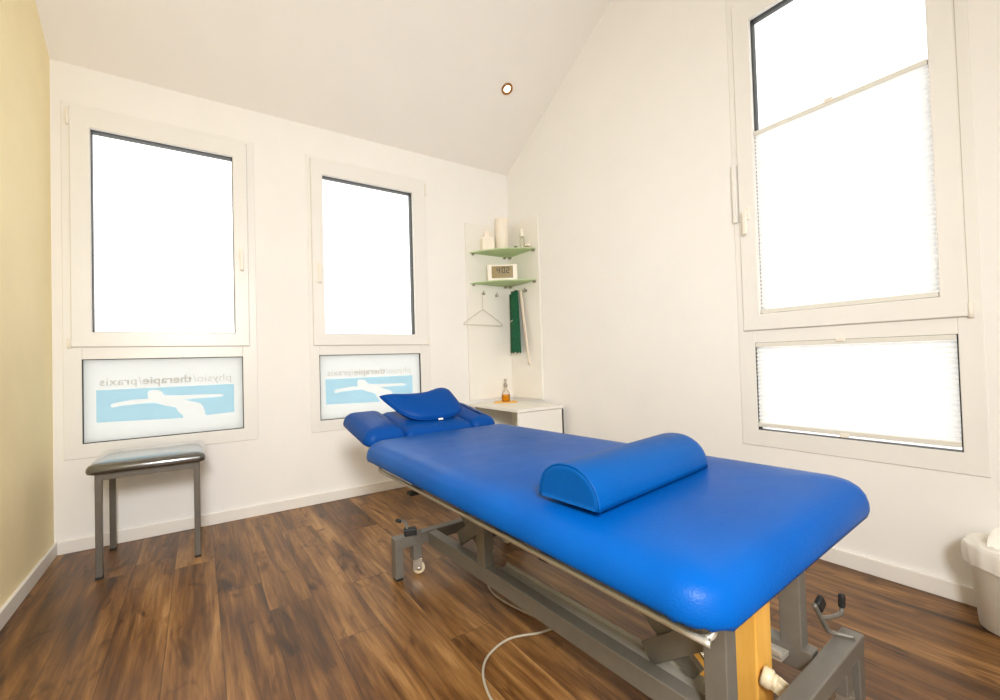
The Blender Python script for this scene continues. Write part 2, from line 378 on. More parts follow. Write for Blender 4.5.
def window(name, fn, w, sash, g_up, g_lo, hinge_left, film, label, handle_pos, transom):
    root = bpy.data.objects.new(name, None); C.objects.link(root); struct(root, label)
    root.location = fn((w['u0']+w['u1'])/2, 0, w['v0'])
    inv = Vector(root.location)
    F = lambda u, d, v: tuple(Vector(fn(u, d, v)) - inv)
    mb = MB(); lo = g_lo
    mb.ring(F, w['u0'], w['u1'], w['v0'], w['v1'], (lo[0]-w['u0'], w['u1']-lo[1], lo[2]-w['v0'], w['v1']-sash[3]+.02), -.006, .09, .003)
    p, q = F(lo[0], -.006, lo[3]), F(lo[1], .09, transom)
    mb.box(min(p[0], q[0]), max(p[0], q[0]), min(p[1], q[1]), max(p[1], q[1]), p[2], q[2], .003)
    mb.build('window_frame', M['pvc'], root)
    mb = MB()
    # thin shadow gap behind the sash, so that the sash lies proud of the frame
    mb.ring(F, sash[0], sash[1], sash[2], sash[3], (g_up[0]-sash[0], sash[1]-g_up[1], g_up[2]-sash[2], sash[3]-g_up[3]), -.020, .02, .004)
    sh = mb.build('sash', M['pvc'], root)
    mb = MB(); mb.ring(F, sash[0]-.002, sash[1]+.002, sash[2]-.002, sash[3]+.002, .02, -.0085, -.004, 0); mb.build('sash_shadow_line', M['inside'], root)  # thin strip round the sash, its shadow line put in as darker colour
    for g, nm in ((g_up, 'upper'), (g_lo, 'lower')):
        mb = MB(); mb.ring(F, g[0]-.002, g[1]+.002, g[2]-.002, g[3]+.002, .005 if film else (.005, .005, .0024, .0035), -.004 if nm == 'lower' else .004, .024, 0); mb.build('gasket', M['gasket'], root)
        mb = MB(); mb.ring(F, g[0]-.02, g[1]+.02, g[2]-.02, g[3]+.02, .021, .022, .070 if nm == 'upper' and film else .052 if nm == 'upper' else .036, 0); mb.build('outer_reveal', M['reveal'], root)
        mb = MB(); p, q = F(g[0], .016, g[2]), F(g[1], .020, g[3])
        mb.box(min(p[0], q[0]), max(p[0], q[0]), min(p[1], q[1]), max(p[1], q[1]), p[2], q[2]); mb.build('pane', M['glass'], root)
    if film:
        g = g_lo; mb = MB(); mb.flat([(g[0]+.003, g[2]+.003), (g[1]-.003, g[2]+.003), (g[1]-.003, g[3]-.003), (g[0]+.003, g[3]-.003)], lambda a, b: F(a, .012, b))
        fo = mb.build('privacy_film', M['film'], root)
        x0, x1, z0, z1 = film
        # blue rectangle with the pale outline of a leaping figure left open
        px = [(93, 428), (605, 400), (604, 385), (575, 362), (562, 338), (530, 332), (500, 328), (460, 314), (430, 309), (350, 317), (240, 328), (205, 337), (188, 338), (178, 330), (182, 320), (205, 311), (300, 294), (360, 289), (392, 287), (404, 280),
              (397, 265), (399, 250), (410, 240), (425, 235), (450, 234), (472, 239), (486, 250), (490, 263), (520, 268), (600, 267), (700, 263), (828, 260), (843, 264), (843, 270), (828, 275), (700, 284), (612, 292), (655, 303), (700, 312), (718, 325), (730, 350), (738, 384), (907, 365), (907, 200), (93, 237)]
        def unp(x, y):
            t = (x-93)/814; top = 237 + (200-237)*t; bot = 428 + (365-428)*t
            k = (t*1.0)                                  # foreshortening along the pane
            k = t - .146*t*(1-t)
            return x0 + (x1-x0)*k, z1 + (z0-z1)*(y-top)/(bot-top)
        mb = MB(); mb.flat([unp(*p) for p in px], lambda a, b: F(a, .010, b)); mb.build('blue_print', M['filmblue'], fo)
        mb = MB(); zz = z1 + .024; k = lambda f: x0 + (x1-x0)*f
        add_text(mb.bm, 'physio', k(.976), k(.704), zz, .066, -.0006, F, .010)
        add_text(mb.bm, '/', k(.698), k(.674), zz, .066, 0, F, .010)
        add_text(mb.bm, 'therapie', k(.666), k(.307), zz, .066, .0011, F, .010)
        add_text(mb.bm, '/', k(.300), k(.279), zz, .066, 0, F, .010)
        add_text(mb.bm, 'praxis', k(.267), k(.023), zz, .066, 0, F, .010)
        mb.build('lettering', M['filmtext'], fo)
    us = sash[0] if hinge_left else sash[1]
    for v0, v1 in ((sash[2]-.006, sash[2]+.05), (sash[3]-.11, sash[3]-.02)):
        mb = MB(); mb.cyl(F(us + (-.008 if hinge_left else .008), -.016, v0), F(us + (-.008 if hinge_left else .008), -.016, v1), .0085)
        mb.build('hinge', M['white'], root)
    hd = handle(root, F, *handle_pos)
    return root
window('window_1', bW, W1, (.078, .9457, 1.1336, 2.497), (.1649, .8647, 1.218, 2.3888), (.1203, .9043, .5901, 1.0633), True, (.176, .853, .7015, .886),
       'left tall window with printed lower pane, above the stool', (.905, 1.745), 1.16)
window('window_2', bW, W2, (1.349, 2.2434, 1.1336, 2.497), (1.4289, 2.1342, 1.218, 2.3888), (1.3864, 2.1739, .5901, 1.0633), False, (1.427, 2.106, .7015, .886),
       'second tall window with printed lower pane, behind the headrest', (1.392, 1.700), 1.16)
window('window_3', rW, W3, (2.1635, 3.005, 1.1099, 2.878), (2.2499, 2.9277, 1.1939, 2.7615), (2.2146, 2.9716, .5853, 1.0438), False, None,
       'tall window with pleated blinds on the right wall', (2.207, 1.735), 1.14)
mb = MB(); mb.box(W-.030, W-.006, -2.158, -2.135, 1.70, 2.02, .004)
stay = mb.build('sash_cover', M['pvc'], bpy.data.objects['window_3']); stay.location = -Vector(bpy.data.objects['window_3'].location)

def blind(name, label, u0, u1, vt, vb, pl, tabs):
    root = thing(name, label, 'blind', (W, -(u0+u1)/2, vb), 0); inv = Vector(root.location)
    F = lambda u, d, v: Vector(rW(u, d, v)) - inv
    n = int(round((vt-vb-.03)/pl))
    mb = MB()
    def f(a, b):
        j = b*2*n; k = int(round(j)); return F(u0+.001 + (u1-u0-.002)*a, .000 + (.006 if k % 2 else -.005), vt-.012 - (vt-vb-.024)*b)
    mb.grid(f, 1, 2*n, False); mb.build('pleated_fabric', M['blind'], root)
    for v, nm in ((vt, 'top_rail'), (vb, 'bottom_rail')):
        mb = MB(); p, q = F(u0+.001, -.012, v-.011), F(u1-.001, .010, v+.011)
        mb.box(p.x, q.x, min(p.y, q.y), max(p.y, q.y), p.z, q.z, .003); r_ = mb.build(nm, M['rail'], root)
        if nm in tabs:
            mb = MB(); um = (u0+u1)/2; s = 1 if nm == 'top_rail' else -1
            p, q = F(um-.018, -.019, v + s*.001), F(um+.018, -.011, v + s*.020)
            mb.box(p.x, q.x, min(p.y, q.y), max(p.y, q.y), min(p.z, q.z), max(p.z, q.z), .003); mb.build('pull_tab', M['white'], r_)
    return root
blind('pleated_blind', 'white pleated blind covering lower two thirds of the tall upper pane', 2.2519, 2.9257, 2.148, 1.2065, .020, ('top_rail',))
blind('pleated_blind', 'short white pleated blind filling the low pane beneath the handle sash', 2.2166, 2.9696, 1.0318, .613, .020, ('top_rail', 'bottom_rail'))
# ------------------------------------------------------------------ downlight in the ceiling
nrm = Vector((0, -SL, -1)).normalized()
dl = thing('ceiling_downlight', 'small round copper rimmed spotlight recessed in the sloping ceiling', 'light', (2.683, -.632, ceil_z(-.632)))
q = nrm.to_track_quat('Z', 'Y').to_matrix().to_4x4()
mb = MB(); mb.lathe([(.026, .001), (.028, .006), (.037, .010), (.045, .008), (.047, 0), (.026, 0)], q); mb.build('trim_ring', M['copper'], dl)
mb = MB(); mb.lathe([(0, .004), (.018, .0035), (.026, .001), (0, 0)], q); mb.build('bulb', M['bulb'], dl)

# ------------------------------------------------------------------ treatment couch
CO = (1.76, -2.15); CR = R(2.0)
couch = thing('treatment_couch', 'long blue vinyl treatment couch on a grey steel frame, head end raised', 'treatment couch', (CO[0], CO[1], 0), CR)
def cl(x, y, z=0):
    dx, dy = x-CO[0], y-CO[1]; c, s = math.cos(CR), math.sin(CR); return (dx*c + dy*s, -dx*s + dy*c, z)
CX0, CX1, CY0, CY1 = -.447, .360, -.842, .835
mb = MB()
prof = [(.024, .5575), (.010, .5565), (.003, .560), (0, .570), (.001, .586), (.006, .604), (.015, .619), (.029, .631), (.048, .6395), (.075, .6455), (.11, .6490), (.16, .6510), (.23, .6520), (.30, .6523)]
LL = []
for li, (i, z) in enumerate(prof):
    L = rrect(CX0+i, CX1-i, CY0+i, CY1-i, max(.085-i*.7, .02), 10, z)
    if li < 3:   # gathered vinyl: little pleats round the lower edge of the corners
        L = [(x, y, zz + .0025*math.sin(k*2.4)) for k, (x, y, zz) in enumerate(L)]
    LL.append(L)
def warp(p):
    x, y, z = p; t = (y-CY0)/(CY1-CY0); n = 1-t
    f = math.exp(-((x+.29)/.15)**2)*n**6; y -= .012*f; z -= .017*f
    return (x - (.016*n if x > 0 else 0)*min(1, abs(x)/.3) - (.010*t if x < 0 else 0)*min(1, abs(x)/.3), y + (.020 - .052*x)*n**4, z - .013*n + .010*n*max(0, -x)/.44 - .024*n**4*max(0, -x)/.44 + .036*n*max(0, x)/.36)
mb.loops([[warp(p) for p in L] for L in LL]); mb.build('main_cushion', M['blue'], couch)
mb = MB(); mb.box(CX0+.045, CX1-.045, CY0+.09, CY1-.04, .527, .553, .002); mb.build('cushion_board', M['board'], couch)
# head section: two arm pads and a lower face pad, tipped up
HR = Matrix.Translation((0, CY1+.014, .606)) @ Matrix.Rotation(R(10.5), 4, 'X')
def pad(x0, x1, y0, y1, zb, zt, name, mat, r=.05, rise=.03):
    mb = MB(); t = zt-zb
    slab(mb, x0, x1, y0, y1, [(.012, zb), (.002, zb+.008), (0, zb+.22*t), (.003, zb+.45*t), (.012, zb+.68*t), (.028, zb+.85*t), (.05, zb+.95*t), (.08, zt)], r, 8, HR)
    return mb.build(name, mat, couch)
pad(-.428, -.212, 0, .395, -.012, .072, 'arm_pad', M['blue3']); pad(.170, .338, 0, .395, -.012, .072, 'arm_pad', M['blue3'])
pad(-.222, .180, 0, .385, -.012, .058, 'face_pad', M['blue3'], .03)
mb = MB(); mb.box(-.40, .335, .01, .37, -.026, -.0115, .002, HR); mb.build('headrest_board', M['cream'], couch)
# side rail tube, both sides
for s, xx in ((1, -.392),):
    P = smooth_path([(xx + s*.012, .772, .532), (xx, .772, .515), (xx - s*.001, .757, .506), (xx, .70, .504), (xx, .3, .500), (xx, -.3, .494), (xx, -.735, .490), (xx + s*.004, -.758, .491), (xx + s*.018, -.768, .497), (xx + s*.032, -.768, .516)], 5)
    mb = MB(); mb.tube(P, .0075, 10); mb.build('side_rail', M['tube'], couch)
# upper frame
mb = MB()
for x in (-.165, .20): mb.box(x-.022, x+.022, -.70, .76, .468, .526, .003)
for y in (-.66, -.35, .05, .42, .74): mb.box(-.165, .20, y-.02, y+.02, .474, .522, .003)
mb.build('upper_frame', M['greyd'], couch)
# base rails, cross bars
for x0, x1, s in ((-.183, -.138, 1), (.212, .257, -1)):
    mb = MB(); mb.box(x0, x1, -.715, .725, .130, .190, .003); rl = mb.build('base_rail', M['grey'], couch)
    a, b = (x1, x1+.060) if s > 0 else (x0-.048, x0)
    mb = MB(); mb.box(a, b, -.66, .24, .160, .174, .002); mb.box(b-.006 if s > 0 else a, b if s > 0 else a+.006, -.66, .24, .165, .186, .002); mb.build('guide_channel', M['tube'], rl)
def crossbar(y, xa, xb):
    mb = MB(); mb.box(xa, xb, y-.026, y+.026, .142, .192, .004); o = mb.build('cross_bar', M['grey'], couch)
    for x, s in ((xa, 1), (xb, -1)):
        m = MB(); x0, x1 = sorted((x, x+s*.040)); m.box(x0, x1, y-.024, y+.024, .012, .150, .003); lg = m.build('foot', M['grey'], couch)
        m = MB(); m.box(x0+.004, x1-.004, y-.019, y+.019, 0, .013, .002); m.build('rubber_foot', M['black'], lg)
        # caster just inboard of the foot
        cx = x + s*.112; TW = Matrix.Translation((cx, y, 0)) @ Matrix.Rotation(R(62 if y > 0 else 20), 4, 'Z') @ Matrix.Translation((-cx, -y, 0))
        m = MB(); m.box(cx-.022, cx+.022, y-.022, y+.022, .072, .146, .003); cs = m.build('caster', M['grey'], couch)
        m = MB(); m.box(cx-.019, cx-.015, y-.028, y+.014, .022, .074, .001, TW); m.box(cx+.015, cx+.019, y-.028, y+.014, .022, .074, .001, TW); m.box(cx-.019, cx+.019, y-.028, y+.014, .070, .075, .001, TW); m.build('fork', M['steel'], cs)
        m = MB(); wy = y-.012
        m.lathe([(.010, -.011), (.020, -.012), (.027, -.010), (.028, -.004), (.028, .004), (.027, .010), (.020, .012), (.010, .011), (.010, -.011)], TW @ Matrix.Translation((cx, wy, .0285)) @ Matrix.Rotation(PI/2, 4, 'Y'), 24)
        m.build('wheel', M['cream'], cs)
        m = MB(); m.cyl(TW @ Vector((cx-.021, wy, .0285)), TW @ Vector((cx+.021, wy, .0285)), .009, 12); m.build('axle', M['chrome'], cs)
    return o
crossbar(.748, -.348, .400); crossbar(-.748, -.395, .418)
# posts on the rails
for x in (-.160, .234):
    for y, zt in ((.275, .420), (-.665, .470)):
        mb = MB(); mb.box(x-.0225, x+.0225, y-.027, y+.027, .186, zt, .003); ps = mb.build('post', M['grey'], couch)
        if zt < .45:
            mb = MB(); mb.cyl((x, y, zt-.002), (x, y, .470), .008, 10); mb.build('bolt', M['chrome'], ps)
# crossing lift arms
for xa, xb in ((-.113, -.086), (.186, .158)):
    for pts in (((.80, .470), (.385, .185)), ((-.215, .455), (-.565, .185))):
        mb = MB(); mb.bar((xb, *pts[0]), (xb, *pts[1]), .018, .052, (0, 0, 1)); mb.build('lift_arm', M['grey'], couch)
    for pts in (((.545, .195), (.14, .455)), ((-.44, .190), (-.60, .312))):
        mb = MB(); mb.bar((xa, *pts[0]), (xa, *pts[1]), .018, .058, (0, 0, 1)); mb.build('lift_arm', M['grey'], couch)
mb = MB(); mb.bar((-.07, .44, .225), (.145, .44, .225), .03, .03); mb.build('lift_shaft', M['greyd'], couch)
mb = MB(); mb.bar((-.07, -.52, .225), (.045, -.52, .225), .03, .03); mb.build('lift_shaft', M['greyd'], couch)
for xa in (-.045,):
    mb = MB(); mb.cyl((xa, -.40, .36), (xa, -.52, .25), .013, 12); mb.build('strut_cylinder', M['greyd'], couch)
    mb = MB(); mb.cyl((xa, -.52, .25), (xa, -.60, .177), .0065, 10); mb.build('strut_rod', M['chrome'], couch)
mb = MB(); mb.cyl((.04, .40, .26), (.04, -.1, .36), .028, 16); mb.box(-.005, .085, .30, .40, .22, .32, .008); mb.build('lift_motor', M['black'], couch)
mb = MB(); mb.box(-.010, .045, .075, .135, .212, .240, .008); mb.bar((.02, .11, .238), (.02, .11, .474), .03, .03); mb.build('control_box', M['black'], couch)
for y in (.12, .2, .33):
    mb = MB(); mb.tube(smooth_path([(-.05, y, .474), (-.07, y-.02, .40), (-.02, y-.05, .36), (.04, y-.10, .42), (.05, y-.11, .474)], 5), .005, 8); mb.build('hose', M['black'], couch)
# cream actuator end with bolt, near the right post
mb = MB(); mb.cyl((.070, -.649, .166), (.076, -.674, .159), .025, 20); mb.cyl((.076, -.674, .159), (.078, -.682, .157), .019, 20)
for q in (-1, 1): mb.bar((.077 + q*.012, -.676, .158), (.090 + q*.012, -.714, .134), .006, .027)
ac = mb.build('actuator_end', M['cream'], couch)
mb = MB(); mb.cyl((.066, -.706, .139), (.111, -.706, .139), .008, 12); mb.build('bolt', M['chrome'], ac)
# foot levers on both cross bars
def lever(pts, pedals, roots):
    mb = MB(); mb.tube(smooth_path(pts, 6), .0065, 10); o = mb.build('foot_lever', M['grey'], couch)
    for P in roots: m = MB(); m.tube(smooth_path(P, 6), .0065, 10); m.build('lever_branch', M['grey'], o)
    for p, q, w, h in pedals:
        m = MB(); m.bar(p, q, w, h, (0, 0, 1), .005); m.build('pedal_pad', M['black'], o)
lever([(.372, -.764, .1965), (.350, -.726, .1985), (.336, -.716, .204), (.322, -.713, .222), (.297, -.710, .256), (.268, -.706, .298)],
      [((.290, -.708, .306), (.310, -.710, .276), .016, .034), ((.457, -.712, .226), (.460, -.712, .266), .017, .017)],
      [[(.300, -.710, .252), (.36, -.711, .232), (.42, -.711, .216), (.446, -.712, .213), (.456, -.712, .222), (.458, -.712, .245)]])
lever([(-.262, .755, .198), (-.265, .735, .200), (-.285, .725, .200), (-.285, .735, .235), (-.290, .74, .255), (-.315, .745, .268)],
      [((-.300, .735, .212), (-.245, .718, .212), .036, .032), ((-.333, .748, .272), (-.308, .744, .262), .018, .016)],
      [[(-.245, .722, .165), (-.236, .712, .19), (-.232, .71, .215)]])
mb = MB(); mb.box(-.345, -.315, .50, .54, .462, .526, .003); br = mb.build('tilt_bracket', M['greyd'], couch)
mb = MB(); mb.box(-.375, -.315, .49, .53, .447, .463, .005); mb.build('tilt_knob', M['black'], br)

# ------------------------------------------------------------------ yellow wooden box under the couch
yb = thing('wooden_block', 'tall yellow wooden box standing on the floor under the couch foot end', 'box', (1.879, -2.697, 0), CR)
mb = MB(); mb.box(-.044, .044, -.095, .095, 0, .448, .004); mb.build('box_body', M['ywood'], yb)
mb = MB(); mb.box(-.046, .046, -.097, .097, .4485, .462, .003); mb.build('lid', M['ywood'], yb)

# ------------------------------------------------------------------ half-round bolster
bo = thing('half_round_bolster', 'blue vinyl half-round bolster lying across the couch', 'bolster', (1.668, -2.552, .645), R(4.4))
bo.rotation_euler = (0, R(-1.6), R(4.4))
BL, BWd, BH = .530, .098, .098
def sec(x, k, n=26):
    out = []
    for i in range(n+1):
        a = PI*i/n; ca, sa = math.cos(a), max(0.0, math.sin(a))
        out.append((x, k*BWd*math.copysign(abs(ca)**.92, ca), .004 + k*(BH-.004)*sa**.9))
    return out
mb = MB(); xs = [(-BL/2, .86), (-BL/2, .95), (-BL/2+.004, .985), (-BL/2+.012, 1), (-.15, 1.0), (0, 1.005), (.15, 1.0), (BL/2-.035, 1), (BL/2-.015, .975), (BL/2-.005, .93), (BL/2, .86)]
mb.loops([sec(x, k) for x, k in xs]); mb.build('bolster_cover', M['blue2'], bo)
mb = MB(); mb.tube([(x-.001, y, z) for x, y, z in sec(-BL/2+.004, .995)], .0032, 8); mb.build('piping', M['blue2'], bo)
# ------------------------------------------------------------------ crescent head pillow
PU = Vector((1, 0, 0)); PV = Vector((0, .75, .66)).normalized(); PN = PU.cross(PV); P0 = Vector((1.730, -1.222, .688))
out = [(-.285, .204), (-.238, .207), (-.169, .200), (-.078, .198), (-.013, .204), (.03, .217), (.076, .230), (.110, .232), (.135, .224), (.152, .201), (.166, .130), (.172, .070), (.139, .026), (.070, .003), (-.027, -.003), (-.115, .006), (-.179, .041), (-.222, .088), (-.256, .146), (-.278, .185)]
out = [(p.x*.955, p.y*.955) for p in smooth_path([(a, b, 0) for a, b in out] + [(out[0][0], out[0][1], 0)], 4)][:-1]
cxp, cyp = -.02, .115
hp = thing('head_pillow', 'deep blue crescent shaped vinyl head pillow propped on the raised headrest', 'pillow', tuple(P0))
def ploop(k, off): return [tuple(PU*(cxp + (a-cxp)*k) + PV*(cyp + (b-cyp)*k) + PN*off) for a, b in out]
mb = MB(); mb.loops([ploop(.12, -.058), ploop(.45, -.055), ploop(.72, -.046), ploop(.88, -.032), ploop(.97, -.014), ploop(1, 0), ploop(.975, .010), ploop(.9, .020), ploop(.75, .028), ploop(.5, .033), ploop(.2, .034)])
mb.build('pillow_cover', M['blue3'], hp)
mb = MB(); mb.tube([Vector(p)*1.004 for p in ploop(1.0, 0)], .0035, 8, closed=True); mb.build('piping', M['blue3'], hp)
mb = MB(); mb.bar((-.01, -.012, -.002), (.018, -.012, -.002), .003, .009); mb.build('care_tag', M['white'], hp)

# ------------------------------------------------------------------ stool
st = thing('stool', 'low square stool with dark grey vinyl seat under the left window', 'stool', (.452, -.312, 0))
mb = MB(); slab(mb, -.240, .236, -.248, .250, [(.012, .502), (.003, .507), (0, .520), (.002, .533), (.009, .544), (.022, .551), (.05, .555), (.1, .557)], .03, 6); mb.build('seat', M['seat'], st)
mb = MB()
for s in (-1, 1):
    mb.box(-.195, .195, s*.205-.0125, s*.205+.0125, .470, .5025, .002); mb.box(s*.195-.0125, s*.195+.0125, -.205, .205, .470, .5025, .002)
mb.build('seat_frame', M['legs'], st)
for sx in (-1, 1):
    for sy in (-1, 1):
        mb = MB(); mb.box(sx*.195-.0135, sx*.195+.0135, sy*.205-.0135, sy*.205+.0135, .010, .502, .003); lg = mb.build('leg', M['legs'], st)
        mb = MB(); mb.box(sx*.195-.0145, sx*.195+.0145, sy*.205-.0145, sy*.205+.0145, 0, .013, .002); mb.build('rubber_foot', M['black'], lg)

# ------------------------------------------------------------------ corner coat panels with glass shelves and hooks
G_ = 'corner coat panels'
pl = thing('coat_rack', 'white laminate panel on the window wall holding the wire hanger hook', 'coat rack', (2.866, 0, .62), 0, G_)
mb = MB(); mb.box(2.630-2.866, W-.001-2.866, -.019, -.001, .018, 1.598, .002); mb.build('panel_board', M['panel'], pl)
pr_ = thing('coat_rack', 'white laminate panel on the right wall behind the green towel', 'coat rack', (W, -.232, .62), 0, G_)
mb = MB(); mb.box(-.019, -.001, -.458+.232, -.0195+.232, .018, 1.618, .002); mb.build('panel_board', M['panel'], pr_)
def shelf(z, label):
    root = thing('glass_shelf', label, 'shelf', (W, 0, z), 0, 'green glass corner shelves')
    P = [(-.0195, -.0195)]
    x0, y0, x1, y1 = -.448, -.0195, -.0195, -.432
    for k in range(13):
        t = k/12; bow = .075*math.sin(PI*t); P.append((x0 + (x1-x0)*t - bow*.70, y0 + (y1-y0)*t - bow*.70))
    mb = MB(); mb.prism(P, 0, .009, lambda a, b, d: (a, b, d)); mb.build('glass_plate', M['gshelf'], root)
    for x, y, s in ((-.42, -.021, 0), (-.075, -.021, 0), (-.021, -.055, 1), (-.021, -.405, 1)):
        m = MB(); zc = -.0092
        if s == 0: m.cyl((x, -.0192, zc), (x, -.046, zc), .009, 14)
        else: m.cyl((-.0192, y, zc), (-.046, y, zc), .009, 14)
        m.build('shelf_clip', M['steel'], root)
shelf(1.945, 'upper green glass corner shelf carrying the paper roll and bottles'); shelf(1.671, 'lower green glass corner shelf carrying the digital clock')
def hook(x, y, z, side):
    mb = MB(); root = pl if side == 'b' else pr_; o = root.location
    pts = [(0, -.019, .0), (0, -.032, -.002), (0, -.046, -.010), (0, -.054, -.004), (0, -.056, .008)]
    up = [(0, -.026, .0), (0, -.034, .012), (0, -.044, .026)]
    f = (lambda p: Vector((x, p[1], z + p[2])) - o) if side == 'b' else (lambda p: Vector((W + p[1], y, z + p[2])) - o)
    mb.tube(smooth_path([f(p) for p in pts], 4), .0036, 8); mb.tube(smooth_path([f(p) for p in up], 4), .0036, 8)
    mb.cyl(f((0, -.0191, 0)), f((0, -.024, 0)), .0115, 14); mb.build('coat_hook', M['steel'], root)
hook(2.792, 0, 1.590, 'b'); hook(2.936, 0, 1.582, 'b'); hook(0, -.135, 1.605, 'r'); hook(0, -.275, 1.600, 'r')

# items on the shelves
zs = 1.9545
o = thing('tissue_box', 'white rounded tissue dispenser at left on the upper glass shelf', 'box', (2.800, -.105, zs), R(-18))
mb = MB(); mb.box(-.055, .055, -.045, .045, 0, .125, .012, seg=3); mb.build('box_body', M['whiteitem'], o)
mb = MB()
for k in range(3): mb.grid(lambda a, b, k=k: (-.03 + .06*a + .006*k, .012*math.sin(a*7 + k*2) + (k-1)*.01, .122 + .055*b + .008*math.sin(a*5+k)*b), 8, 3)
mb.build('tissue', M['whiteitem'], o)
o = thing('paper_roll', 'tall white paper roll standing in the corner of the upper glass shelf', 'paper roll', (2.945, -.130, zs))
mb = MB(); mb.lathe([(.018, .002), (.055, 0), (.060, .004), (.060, .306), (.056, .31), (.018, .308), (.018, .002)], None, 32); mb.build('roll', M['whiteitem'], o)
mb = MB(); mb.lathe([(.0165, .003), (.0175, .003), (.0175, .307), (.0165, .307), (.0165, .003)], None, 24); mb.build('core', M['cream'], o)
o = thing('spray_bottle', 'slim clear bottle with white cap at right on the upper glass shelf', 'bottle', (3.050, -.290, zs))
mb = MB(); mb.lathe([(0, 0), (.021, 0), (.023, .004), (.023, .090), (.019, .108), (.012, .118), (.012, .124), (0, .124)], None, 24); mb.build('bottle_body', M['clear'], o)
mb = MB(); mb.lathe([(0, .122), (.016, .122), (.019, .126), (.019, .186), (.015, .192), (0, .193)], None, 24); mb.build('cap', M['white'], o)
o = thing('small_jar', 'tiny white jar with black lid beside the paper roll', 'jar', (2.998, -.262, zs))
mb = MB(); mb.lathe([(0, 0), (.012, 0), (.014, .003), (.014, .016), (.010, .020), (0, .020)], None, 20); mb.build('jar_body', M['whiteitem'], o)
mb = MB(); mb.lathe([(0, .0195), (.0155, .0195), (.0165, .022), (.0165, .032), (.014, .035), (0, .035)], None, 20); mb.build('lid', M['black'], o)
o = thing('small_tin', 'small grey tin next to the clear bottle at the shelf tip', 'tin', (3.062, -.350, zs))
mb = MB(); mb.lathe([(0, 0), (.020, 0), (.022, .002), (.022, .026), (.020, .028), (0, .028)], None, 24); mb.build('tin_body', M['steel'], o)
mb = MB(); mb.lathe([(0, .0275), (.023, .0275), (.024, .030), (.024, .040), (.021, .043), (0, .043)], None, 24); mb.build('lid', M['whiteitem'], o)
# digital clock on the lower shelf, facing the room
zc = 1.6805; ck = thing('digital_clock', 'white digital clock with olive display on the lower glass shelf', 'clock', (2.885, -.205, zc), R(-36))
mb = MB(); mb.box(-.132, .132, -.020, .020, 0, .150, .010, seg=3); mb.build('clock_case', M['white'], ck)
mb = MB(); mb.box(-.094, .094, -.0215, -.0190, .026, .132, .0005); ds = mb.build('display', M['lcd'], ck)
SEG = {'4': 'bcfg', '0': 'abcdef', '2': 'abged'}
def digit(mb, ch, x, z, w, h, t):
    d = -.0225; e = -.0214
    for s in SEG[ch]:
        X0, X1, Z0, Z1 = {'a': (x, x+w, z+h-t, z+h), 'd': (x, x+w, z, z+t), 'g': (x, x+w, z+h/2-t/2, z+h/2+t/2), 'f': (x, x+t, z+h/2, z+h), 'e': (x, x+t, z, z+h/2), 'b': (x+w-t, x+w, z+h/2, z+h), 'c': (x+w-t, x+w, z, z+h/2)}[s]
        mb.box(X0, X1, d, e, Z0, Z1)
mb = MB(); 
for ch, x in (('4', -.048), ('0', -.004), ('2', .034)): digit(mb, ch, x, .068, .028, .052, .0068)
for z in (.080, .102): mb.box(-.0150, -.0095, -.0225, -.0214, z, z+.0055)
mb.build('digits', M['lcdink'], ds)
# hanger on the left hook
hg = tag(MB().tube(smooth_path([(2.792, -.038, 1.590), (2.783, -.046, 1.600), (2.772, -.046, 1.592), (2.770, -.046, 1.570), (2.770, -.048, 1.50), (2.770, -.050, 1.442)], 5), .0022, 8)
         .tube(smooth_path([(2.770, -.050, 1.442), (2.74, -.050, 1.428), (2.62, -.052, 1.352), (2.575, -.052, 1.325), (2.570, -.052, 1.312), (2.590, -.052, 1.308), (2.77, -.052, 1.306), (2.955, -.052, 1.300), (2.975, -.052, 1.304), (2.968, -.052, 1.318), (2.92, -.052, 1.352), (2.80, -.050, 1.428), (2.770, -.050, 1.442)], 4), .0026, 8)
         .build('coat_hanger', M['hanger']), 'thin wire coat hanger on the left hook of the corner panels', 'hanger')
# green cloth and pale strap on the right panel
tw = thing('green_towel', 'folded dark green cloth hanging from a hook on the right panel', 'towel', (3.058, -.135, 1.61))
def cloth(a, b):
    y = .050 - (.118 + .050*b)*a - .006*b; z = -.022 + .022*a - (.535 + .025*a + .008*math.sin(a*23))*b
    return (-.014 + .008*math.sin(a*8+b*2) - .012*b, y, z)
mb = MB(); mb.grid(cloth, 14, 20); fr = mb.build('front_fold', M['green'], tw)
mb = MB(); mb.grid(lambda a, b: (.010 + .006*math.sin(a*6), .056 - .10*a + .004*b, .008 - .47*b), 10, 14); bk = mb.build('back_fold', M['green'], tw)
for o in (fr, bk):
    md = o.modifiers.new('thick', 'SOLIDIFY'); md.thickness = .008
mb = MB(); mb.bar((-.035, .035, -.285), (-.035, -.012, -.262), .003, .006); mb.build('stitch_line', M['strap'], tw)
sp = thing('white_strap', 'narrow white strap with pink stripe hanging beside the green cloth', 'strap', (3.070, -.222, 1.60))
mb = MB(); mb.grid(lambda a, b: (-.006 - .010*b, .020 - .042*a*(1-.35*b) - .120*b, .018 - .665*b - .02*a*b), 4, 20); o = mb.build('strap_band', M['strap'], sp)
md = o.modifiers.new('thick', 'SOLIDIFY'); md.thickness = .004
mb = MB(); mb.grid(lambda a, b: (-.0105 - .010*b*.6, .004 - .010*a - .120*b*.6, -.02 - .665*.6*b), 1, 14); mb.build('stripe', M['pink'], sp)

